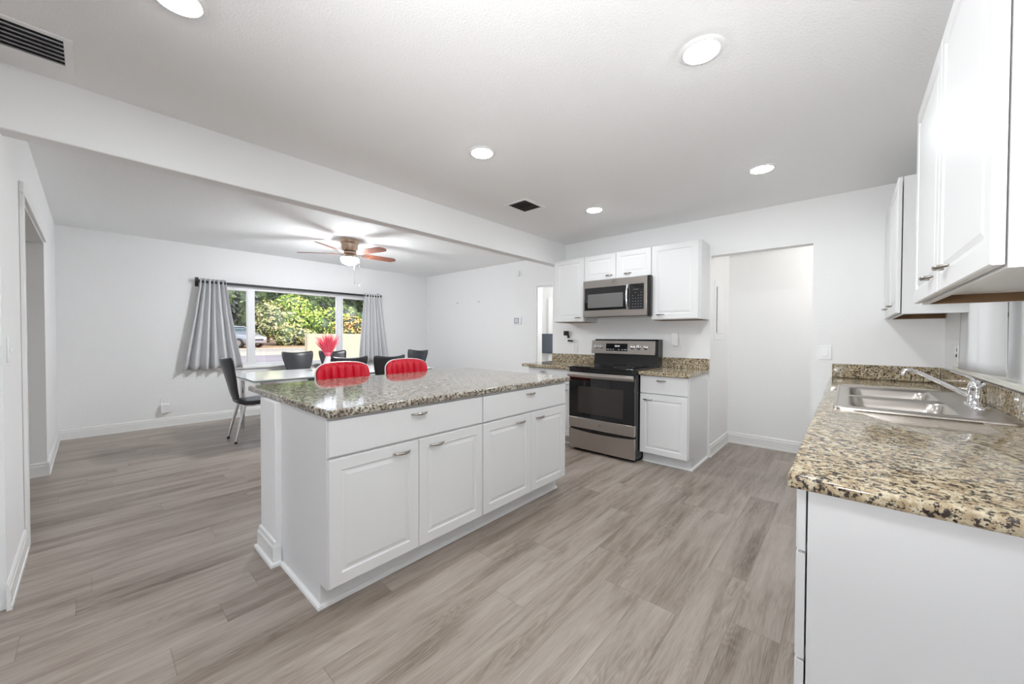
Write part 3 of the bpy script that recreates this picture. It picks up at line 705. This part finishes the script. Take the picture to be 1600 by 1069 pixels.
def vent(x0, x1, y0, y1, z, n, along, label, mm='wht'):
    t = thing('ceiling_vent', label, 'vent', ((x0+x1)/2, (y0+y1)/2, z))
    b = .028
    MB().box(x0, x1, y0, y0+b, z-.006, z-.0005).box(x0, x1, y1-b, y1, z-.006, z-.0005).box(x0, x0+b, y0+b, y1-b, z-.006, z-.0005).box(x1-b, x1, y0+b, y1-b, z-.006, z-.0005).build('frame', mm, t, .0015)
    MB().box(x0+b*.8, x1-b*.8, y0+b*.8, y1-b*.8, z-.0018, z-.0006).build('duct_shade', 'dark', t)  # flat near-black sheet, shade inside the duct put into colour
    for i in range(n):
        q = (i+.5)/n
        if along == 'y':
            x = x0+b+(x1-x0-2*b)*q; MB().rings([[V((x-.009, y, z-.002)), V((x-.0075, y, z-.002)), V((x+.003, y, z-.013)), V((x+.0015, y, z-.013))] for y in (y0+b, y1-b)]).build('louver', 'plate' if mm == 'wht' else mm, t)
        else:
            y = y0+b+(y1-y0-2*b)*q; MB().rings([[V((x, y+.006, z-.002)), V((x, y+.0072, z-.002)), V((x, y-.003, z-.009)), V((x, y-.0042, z-.009))] for x in (x0+b, x1-b)]).build('louver', 'slat', t)
vent(-2.70, -2.425, -.75, -.035, HK, 6, 'y', 'long ceiling return vent with dark louvers at the upper left corner')
vent(-2.415, -2.155, 2.585, 2.885, HK, 6, 'x', 'small square ceiling vent in front of the beam')
# ceiling fan
FX, FY = -5.05, 2.35
Fn = thing('ceiling_fan', 'flush mount ceiling fan with red-brown blades and lit frosted bowl', 'ceiling fan', (FX, FY, HD))
MB().lathe([(.120, HD-.0005), (.120, HD-.02), (.113, HD-.05), (.106, HD-.056), (.101, HD-.125), (.09, HD-.150), (.06, HD-.155), (0, HD-.155)], (FX, FY, 0), 40).build('motor_housing', 'bronze', Fn, smooth=True, angle=40)
MB().lathe([(.06, HD-.155), (.085, HD-.162), (.085, HD-.190), (.05, HD-.200), (.04, HD-.240), (.0, HD-.240)], (FX, FY, 0), 32).build('hub', 'bronze', Fn, smooth=True, angle=40)
MB().lathe([(.045, HD-.230), (.112, HD-.237), (.115, HD-.247), (.108, HD-.249)], (FX, FY, 0), 32).build('light_fitter', 'bronze', Fn, smooth=True, angle=40)
MB().lathe([(.112, HD-.2485), (.108, HD-.275), (.09, HD-.305), (.06, HD-.325), (.02, HD-.336), (0, HD-.337)], (FX, FY, 0), 36).build('glass_bowl', 'bowl', Fn, smooth=True, angle=80)
zb = HD-.185
for k in range(5):
    a = math.radians(-58+72*k); R_ = Matrix.Translation(V((FX, FY, zb))) @ Matrix.Rotation(a, 4, 'Z') @ Matrix.Rotation(math.radians(-13), 4, 'X')
    pts = [(.19, -.05), (.22, -.058), (.55, -.068), (.62, -.060), (.655, -.03), (.665, 0), (.655, .03), (.62, .060), (.55, .068), (.22, .058), (.19, .05)]
    bl = MB().rings([[R_ @ V((x, y, z)) for x, y in pts] for z in (-.003, .003)]).build('blade', 'wood', Fn, .0012)
    MB().tube([R_ @ V((.06, 0, .0)), R_ @ V((.10, 0, -.012)), R_ @ V((.15, 0, -.006)), R_ @ V((.22, 0, -.005))], [.010, .009, .012, .010], 10, .5).rings([[R_ @ V((x, y, z)) for x, y in ((.17, -.035), (.26, -.02), (.26, .02), (.17, .035))] for z in (-.007, -.0035)]).build('blade_bracket', 'bronze', bl, smooth=True)
for dx_, dy_, zl, nm in ((-.075, .10, 1.995, 'a'), (.02, .125, 1.955, 'b')):
    x, y = FX+dx_, FY+dy_
    c_ = MB().tube([(x, y, HD-.20), (x, y, zl)], .0008, 6).build('pull_chain', 'nickel', Fn)
    MB().lathe([(0, zl-.022), (.006, zl-.018), (.006, zl-.004), (0, zl)], (x, y, 0), 10).build('chain_knob', 'nickel' if nm == 'a' else 'plate', c_, smooth=True)

# ------------------------------------------------------------------ curtains and rod
ROD = thing('curtain_rod', 'thin black metal curtain rod above the front window', 'curtain rod', (XW+.07, 2.4, 2.035))
MB().tube([(XW+.075, 1.03, 2.018), (XW+.075, 3.79, 2.018)], .018, 12).build('rod', 'blackm', ROD, smooth=True)
MB().lathe([(0, -.05), (.02, -.045), (.022, -.01), (.014, 0), (.014, .01)], (XW+.075, 1.04, 2.03), 12, 'y').build('finial', 'blackm', ROD, smooth=True)
MB().lathe([(.014, -.01), (.014, 0), (.022, .01), (.02, .045), (0, .05)], (XW+.075, 3.78, 2.03), 12, 'y').build('finial', 'blackm', ROD, smooth=True)
for y in (1.02, 3.80): MB().box(XW+.001, XW+.08, y-.008, y+.008, 2.01, 2.04).box(XW+.001, XW+.006, y-.02, y+.02, 1.95, 2.08).build('bracket', 'blackm', ROD)
def curtain(t0, t1, b0, b1, zt, zb_, nf, label, ph=0):
    m = MB(); NX, NZ = nf*12, 18; rg = []
    for k in range(NZ+1):
        q = k/NZ; row = []
        a = t0+(b0-t0)*q**1.15; b = t1+(b1-t1)*q**1.15
        for i in range(NX+1):
            s_ = i/NX; A = .028+.030*q
            yy = a+(b-a)*(s_+.012*math.sin(s_*17+ph+q*1.5))
            row.append(V((XW+.078+A*math.sin(2*PI*nf*s_+ph+.25*math.sin(q*3)), yy, zt+(zb_-zt)*q)))
        rg.append(row)
    m.rings(rg, False, False, closed=False)
    return tag(m.build('curtain', 'curt', None, smooth=True, solid=.003, angle=80), label, 'curtain')
curtain(1.045, 1.345, .845, 1.54, 2.062, .765, 6, 'pale grey pleated curtain on the left of the front window', .5)
curtain(3.465, 3.785, 3.36, 3.93, 2.062, .765, 6, 'pale grey pleated curtain on the right of the front window', 2)

# ------------------------------------------------------------------ dining table
D = thing('dining_table', 'long white glass-topped dining table with chrome base by the front window', 'table', (-5.55, 2.6, 0))
tp = MB().box(-6.12, -4.93, 1.20, 3.65, .738, .750).build('tabletop', 'greeng', D, .003)
MB().box(-6.10, -4.95, 1.22, 3.63, .722, .7375).build('glass_underlay', 'gedge', D, .002)
MB().box(-6.02, -5.98, 1.30, 3.52, .675, .7215).box(-5.10, -5.06, 1.30, 3.52, .675, .7215).box(-5.98, -5.10, 1.30, 1.34, .675, .7215).box(-5.98, -5.10, 3.48, 3.52, .675, .7215).build('apron', 'chrome', D, .002)
for x in (-6.0, -5.08):
    for y in (1.34, 3.48):
        MB().tube([(x, y, 0), (x, y, .675)], [.022, .03], 16).build('leg', 'chrome', D, smooth=True)
# dining chair prototype, facing +y
CH = thing('dining_chair', 'charcoal vinyl dining chair with chrome legs at the near left end of the table', 'chair', (0, 0, 0), 0)
rows = [(.245, .440, .175, 0, 0), (.235, .462, .19, 0, 0), (.15, .465, .215, 0, 0), (0, .452, .225, .0, .004), (-.10, .445, .205, .0, .012), (-.165, .455, .170, .01, .016), (-.20, .50, .148, .025, .006), (-.222, .58, .142, .03, 0), (-.248, .69, .165, .045, 0), (-.28, .82, .210, .055, 0), (-.307, .92, .236, .06, .014), (-.322, .982, .236, .06, .030)]
NU = 10
def chair_shell(off):
    rg = []
    for y, z, hw_, cv, dz_ in rows:
        row = []
        for i in range(NU+1):
            s_ = 2*i/NU-1
            row.append(V((s_*hw_, y+cv*s_*s_, z+dz_*s_*s_)))
        rg.append(row)
    return rg
rs_ = chair_shell(0)
MB().rings(rs_[:7], False, False, closed=False).build('seat', 'vinyl', CH, solid=.048, sub=1)
MB().rings(rs_[6:], False, False, closed=False).build('backrest', 'vinyl', CH, solid=.030, sub=1)
MB().tube([(-.15, .14, .425), (-.15, -.13, .425), (.15, -.13, .425), (.15, .14, .425), (-.15, .14, .425)], .011, 8).build('seat_frame', 'chrome', CH, smooth=True)
for sx, sy in ((-1, -1), (1, -1), (-1, 1), (1, 1)):
    lg = MB().tube([(sx*.145, sy*.125, .43), (sx*.175, sy*.17-(.05 if sy < 0 else 0), .02)], [.020, .012], 12, 1).build('leg', 'chrome', CH, smooth=True)
    MB().lathe([(0, 0), (.014, 0), (.014, .022), (0, .022)], (sx*.175, sy*.17-(.05 if sy < 0 else 0), 0), 12).build('foot_cap', 'black', lg)
def copy_tree(o, parent=None):
    c = o.copy(); C.objects.link(c)
    if parent is not None: c.parent = parent
    for ch in list(o.children): copy_tree(ch, c)
    return c
def kids(o): return [c for c in C.objects if c.parent == o]
def place(root, x, y, a, label, first, group='dining chairs around the table'):
    r = root if first else copy_tree(root)
    r.location = (x, y, 0); r.rotation_euler = (0, 0, math.radians(a)); r['label'] = label; r['group'] = group
    return r
bpy.context.view_layer.update()
# placements: a=0 faces +y, a=90 faces -x
place(CH, -6.34, 2.22, -90, 'charcoal dining chair on the window side, left of the vase', False)
place(CH, -6.36, 2.78, -90, 'charcoal dining chair on the window side, behind the vase', False)
place(CH, -4.84, 2.13, 90, 'charcoal dining chair on the near side, behind the left red stool', False)
place(CH, -4.80, 2.64, 92, 'black dining chair on the near side, between the two red stools', False)
place(CH, -5.86, 3.78, 196, 'charcoal dining chair at the far right end of the table', False)
place(CH, -5.44, 1.33, 0, 'charcoal dining chair with chrome legs at the near left end of the table', True)

# vase and plumes
VX, VY = -5.55, 2.265
VS = thing('vase', 'tall waisted white ceramic vase on the dining table', 'vase', (VX, VY, .75))
MB().lathe([(0, .7505), (.055, .7505), (.062, .80), (.058, .87), (.032, .95), (.028, .975), (.052, 1.01), (.049, 1.01), (.024, .975), (.026, .95), (.05, .87), (0, .80)], (VX, VY, 0), 28).build('body', 'vase', VS, smooth=True, angle=80)
pl = MB()
for i in range(260):
    a = random.uniform(0, 2*PI); r = random.uniform(0, 1)**.6; hgt = random.uniform(.14, .28)*(1.1-.25*r)
    tx, ty = VX+math.cos(a)*.17*r, VY+math.sin(a)*.17*r
    p0 = V((VX+math.cos(a)*.015*r, VY+math.sin(a)*.015*r, .93)); p2 = V((tx, ty, 1.01+hgt)); p1 = (p0+p2)/2+V((0, 0, .03))
    pl.tube([p0, p1, p2], [.002, .0042, .001], 5)
tag(pl.build('pampas_plumes', 'pink', None, smooth=True), 'bunch of fluffy pink-red dried plumes standing in the white vase', 'dried flowers', None, 'stuff')

# ------------------------------------------------------------------ bar stools, facing +x (towards the island)
BS = thing('bar_stool', 'red bar stool', 'bar stool', (0, 0, 0))
def stool_back(m, th, inset, rim=False):
    pass
NB, NH = 60, 10
rg = []
def bshape(s_, q):   # s_ -1..1 across, q 0..1 up ; rounded outline
    hw_ = .222; hh = .115
    X = s_; Y = 2*q-1
    # squircle mapping
    k = (1-abs(Y)**5*.09)
    return V((-.19-.02*q+.055*s_*s_, X*hw_*k, .915+Y*hh*(1-.20*abs(X)**6)-.012*X*X))
def sw(q): return math.sin(PI*min(1, max(0, q)))**.4
for j in range(NH+1):
    q = j/NH; row = []
    for i in range(NB+1):
        s_ = 2*i/NB-1; ch_ = abs(math.sin(s_*PI*3.5+PI/2))**.45
        row.append(bshape(s_, q)+V((.012+.034*ch_*sw(q), 0, 0)))
    rg.append(row)
rb = list(reversed([[bshape(2*i/NB-1, j/NH)-V((.014+.006*sw(j/NH), 0, 0)) for i in range(NB+1)] for j in range(NH+1)]))
m_ = MB(); m_.rings(rg+rb+[rg[0]], False, False, closed=False)
m_.build('backrest', 'red', BS, smooth=True, angle=60)
pp = [bshape(-1+2*i/24, 0) for i in range(25)]+[bshape(1, j/10) for j in range(1, 11)]+[bshape(1-2*i/24, 1) for i in range(1, 25)]+[bshape(-1, 1-j/10) for j in range(1, 11)]
pp = [p+V((-.005, (1 if p.y > 0 else -1)*.003*(abs(p.y) > .12), .0)) for p in pp]
MB().tube(pp, .0065, 8).build('piping', 'wht', BS, smooth=True)
MB().rings([rrect(0, 0, .20-a, .21-a, .07, z) for a, z in ((.02, .60), (0, .615), (0, .655), (.02, .672), (.06, .678))]).build('seat', 'red', BS, smooth=True, angle=50)
MB().tube([(-.17, .12, .62), (-.215, .12, .70), (-.205, .12, .83)], .012, 8).build('back_support', 'chrome', BS, smooth=True)
MB().tube([(-.17, -.12, .62), (-.215, -.12, .70), (-.205, -.12, .83)], .012, 8).build('back_support', 'chrome', BS, smooth=True)
MB().tube([(0, 0, .02), (0, 0, .60)], [.028, .022], 16).build('pedestal', 'chrome', BS, smooth=True)
MB().lathe([(0, 0), (.20, 0), (.20, .008), (.06, .022), (.03, .04), (0, .04)], (0, 0, 0), 36).build('base', 'chrome', BS, smooth=True, angle=40)
MB().tube([(.0+.15*math.cos(a*PI/8-PI/2), .15*math.sin(a*PI/8-PI/2), .24) for a in range(9)], .009, 8).build('footrest', 'chrome', BS, smooth=True)
bpy.context.view_layer.update()
place(BS, -3.02, 2.03, 0, 'red channel-back bar stool at the right, farther along the island', False, 'red bar stools behind the island')
place(BS, -3.02, 1.42, 0, 'red channel-back bar stool at the left, nearer the window table corner', True, 'red bar stools behind the island')

# ------------------------------------------------------------------ outside
def gz(x): return -.2+.0215*(-x-7)
def ground(name, m, x0, x1, label, cat, y0=-14, y1=42, lift=0):
    mb = MB(); a = [V((x0, y0, gz(x0)+lift)), V((x1, y0, gz(x1)+lift)), V((x1, y1, gz(x1)+lift)), V((x0, y1, gz(x0)+lift))]
    mb.rings([[p-V((0, 0, .15)) for p in a], a])
    o = mb.build(name, m, None); o['kind'] = 'structure'; return o
ground('ground_bounce', 'pale_ground', -12.0, -7.1, '', '')  # pale ground added to bounce daylight up to the dining ceiling
ground('ground_road', 'road', -23.8, -12.0, '', '', lift=-.02)
ground('ground_sidewalk', 'conc', -26.8, -23.8, '', '')
ground('ground_gutter', mat('pale_grey_gutter', (.22, .21, .195), .85), -29.5, -26.8, '', '', lift=-.03)
ground('ground_kerb', 'conc', -31.0, -29.5, '', '', lift=.02)
ground('ground_side_yard', 'pale_ground', .75, 25, '', '')  # pale ground added to brighten the outlook of the sink window
ground('ground_verge', 'dirt', -60, -31.0, '', '')
GW = bx('boundary_wall', 'beige', (-11.3, -11.1, 3.98, 9.5, -.25, 1.30), bevel=.01)
tag(GW, 'low beige stucco garden wall outside the front window', 'wall')
def bush(name, label, cat, x, y, z, rx, ry, rz, lm, n, ls, trunk=True):
    g0 = gz(x)
    t = thing(name, label, cat, (x, y, g0))
    m = MB()
    # leafy crown: leaves over several lobes
    lobes = [(V((x+random.uniform(-.5, .5)*rx, y+random.uniform(-.6, .6)*ry, z+random.uniform(-.55, .55)*rz)), random.uniform(.45, .75)) for _ in range(11)]
    for i in range(n):
        c, k = random.choice(lobes)
        dv = V((random.gauss(0, 1), random.gauss(0, 1), random.gauss(0, 1))).normalized()
        p = c+V((dv.x*rx, dv.y*ry, dv.z*rz))*k*random.uniform(.8, 1.05)
        if p.z < g0+.02: continue
        nrm = (dv+V((random.uniform(-.8, .8), random.uniform(-.8, .8), random.uniform(-.3, 1)))).normalized()
        a = nrm.orthogonal().normalized(); b = nrm.cross(a); ang = random.uniform(0, PI)
        a, b = a*math.cos(ang)+b*math.sin(ang), b*math.cos(ang)-a*math.sin(ang)
        s_ = ls*random.uniform(.6, 1.3)
        nn = len(m.v); m.v += [p-a*s_, p+b*s_*.5-a*s_*.1, p+a*s_, p-b*s_*.5-a*s_*.1]; m.f.append((nn, nn+1, nn+2, nn+3))
    me = m.build('foliage', lm, t)
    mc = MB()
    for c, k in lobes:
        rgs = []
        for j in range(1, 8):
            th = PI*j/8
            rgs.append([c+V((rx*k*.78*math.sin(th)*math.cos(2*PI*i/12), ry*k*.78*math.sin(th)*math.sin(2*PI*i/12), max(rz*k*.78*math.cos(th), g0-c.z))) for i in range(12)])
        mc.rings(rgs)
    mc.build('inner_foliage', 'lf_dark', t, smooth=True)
    MB().tube([(x, y, g0-.1), (x+.1, y+.05, z)], [.16, .08], 8).build('trunk', 'bark', t)
    return t
tr = [
 ('tree', 'dark blue-grey tree behind the silver car', -39, 7.8, 3.6, 1.9, 2.3, 3.3, 'lf_blue', 2600, .22),
 ('tree', 'tall dark green tree above the bright bush in the left of the middle pane', -42, 11.5, 5.6, 2.0, 3.2, 2.6, 'lf_dark', 2800, .24),
 ('tree', 'tall dark green tree at the upper right of the middle pane', -42, 15.8, 5.2, 2.0, 3.2, 3.0, 'lf_dark', 2800, .24),
 ('tree', 'dark tree seen through the right-hand window pane', -41, 20.0, 4.4, 2.0, 3.4, 3.6, 'lf_dark', 2600, .24),
 ('bush', 'bright yellow-green rounded bush filling the middle pane', -37, 12.6, 3.0, 2.0, 2.6, 2.0, 'lf_brt', 5200, .17),
 ('bush', 'low olive and straw coloured bush at the left of the middle pane', -36.0, 10.6, 2.1, 1.3, 1.7, 1.9, 'lf_olv', 3600, .15),
 ('bush', 'green bush above the left end of the beige wall', -36, 15.0, 1.9, 1.6, 2.0, 1.7, 'lf_brt', 3600, .16),
 ('bush', 'orange-tipped bush above the beige wall in the right-hand pane', -34, 16.6, 1.7, 1.3, 1.8, 1.3, 'lf_org', 2600, .14),
 ('bush', 'small dark green bush low between the road and the bright bush', -35, 11.8, 1.0, 1.0, 1.6, .9, 'lf_olv', 2000, .13),
]
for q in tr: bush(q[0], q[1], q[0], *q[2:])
# parked car
CX, CY = -33.6, 7.0
CZ = gz(CX)
K2 = thing('parked_car', 'silver car parked beyond the road, seen through the left window pane', 'car', (CX, CY, CZ), 0)
ca = math.radians(12)     # heading so its front points to the right and towards the house
def cw(p): 
    c_, s_ = math.cos(ca+math.radians(20)), math.sin(ca+math.radians(20)); x, y, z = p
    return V((CX+x*c_-y*s_, CY+x*s_+y*c_, CZ+z))
# local: front is +x, width along y
car = MB()
secs = [(-2.1, .55, .80, .35), (-2.05, .78, .95, .28), (-1.3, .88, .98, .24), (-.2, .90, 1.0, .24), (.9, .89, .98, .24), (1.6, .86, .88, .24), (2.05, .80, .74, .28), (2.15, .65, .62, .34)]
rgs = []
for x, hw_, zt, zb_ in secs:
    rgs.append([cw(p) for p in ((x, -hw_*.92, zb_), (x, -hw_, zb_+.18), (x, -hw_, zt-.12), (x, -hw_*.88, zt), (x, hw_*.88, zt), (x, hw_, zt-.12), (x, hw_, zb_+.18), (x, hw_*.92, zb_))])
car.rings(rgs); body = car.build('body', 'car', K2, bevel=.03)
cab_ = MB(); rgs = []
for x, hw_, z in ((0, 0, 0),): pass
base = [(-1.75, .78), (1.05, .78)]
lo_ = [cw(p) for p in ((-1.8, -.80, .93), (1.1, -.80, .93), (1.1, .80, .93), (-1.8, .80, .93))]
hi_ = [cw(p) for p in ((-1.3, -.62, 1.50), (.25, -.62, 1.50), (.25, .62, 1.50), (-1.3, .62, 1.50))]
cab_.rings([lo_, hi_]); cab_.build('windows', 'cglass', K2, bevel=.02)
MB().rings([[cw(p) for p in ((-1.34, -.65, z), (.29, -.65, z), (.29, .65, z), (-1.34, .65, z))] for z in (1.49, 1.54)]).build('roof', 'car', K2, bevel=.02)
for a, b in (((1.1, -.80, .93), (.25, -.64, 1.51)), ((1.1, .80, .93), (.25, .64, 1.51)), ((-1.8, -.80, .93), (-1.3, -.64, 1.51)), ((-1.8, .80, .93), (-1.3, .64, 1.51)), ((-.4, -.81, .95), (-.45, -.65, 1.5)), ((-.4, .81, .95), (-.45, .65, 1.5))):
    MB().tube([cw(a), cw(b)], .035, 6).build('pillar', 'car', K2)
for sx in (-1.35, 1.35):
    for sy in (-.80, .80):
        dv = cw((0, 1, 0))-cw((0, 0, 0)); c0 = cw((sx, sy, .32))
        wl = MB().tube([c0-dv*.11, c0+dv*.11], .33, 20).build('wheel', 'tyre', K2, bevel=.02)
        MB().tube([c0-dv*.118, c0+dv*.118], .20, 16).build('hubcap', 'nickel', wl)
for sy in (-.55, .55): MB().tube([cw((2.0, sy-.12, .66)), cw((2.08, sy+.12, .66))], .075, 10).build('headlight', 'chrome', K2, smooth=True)
MB().rings([[cw(p) for p in ((2.14, -.35, z), (2.19, -.35, z), (2.19, .35, z), (2.14, .35, z))] for z in (.50, .62)]).build('grille', 'black', K2)
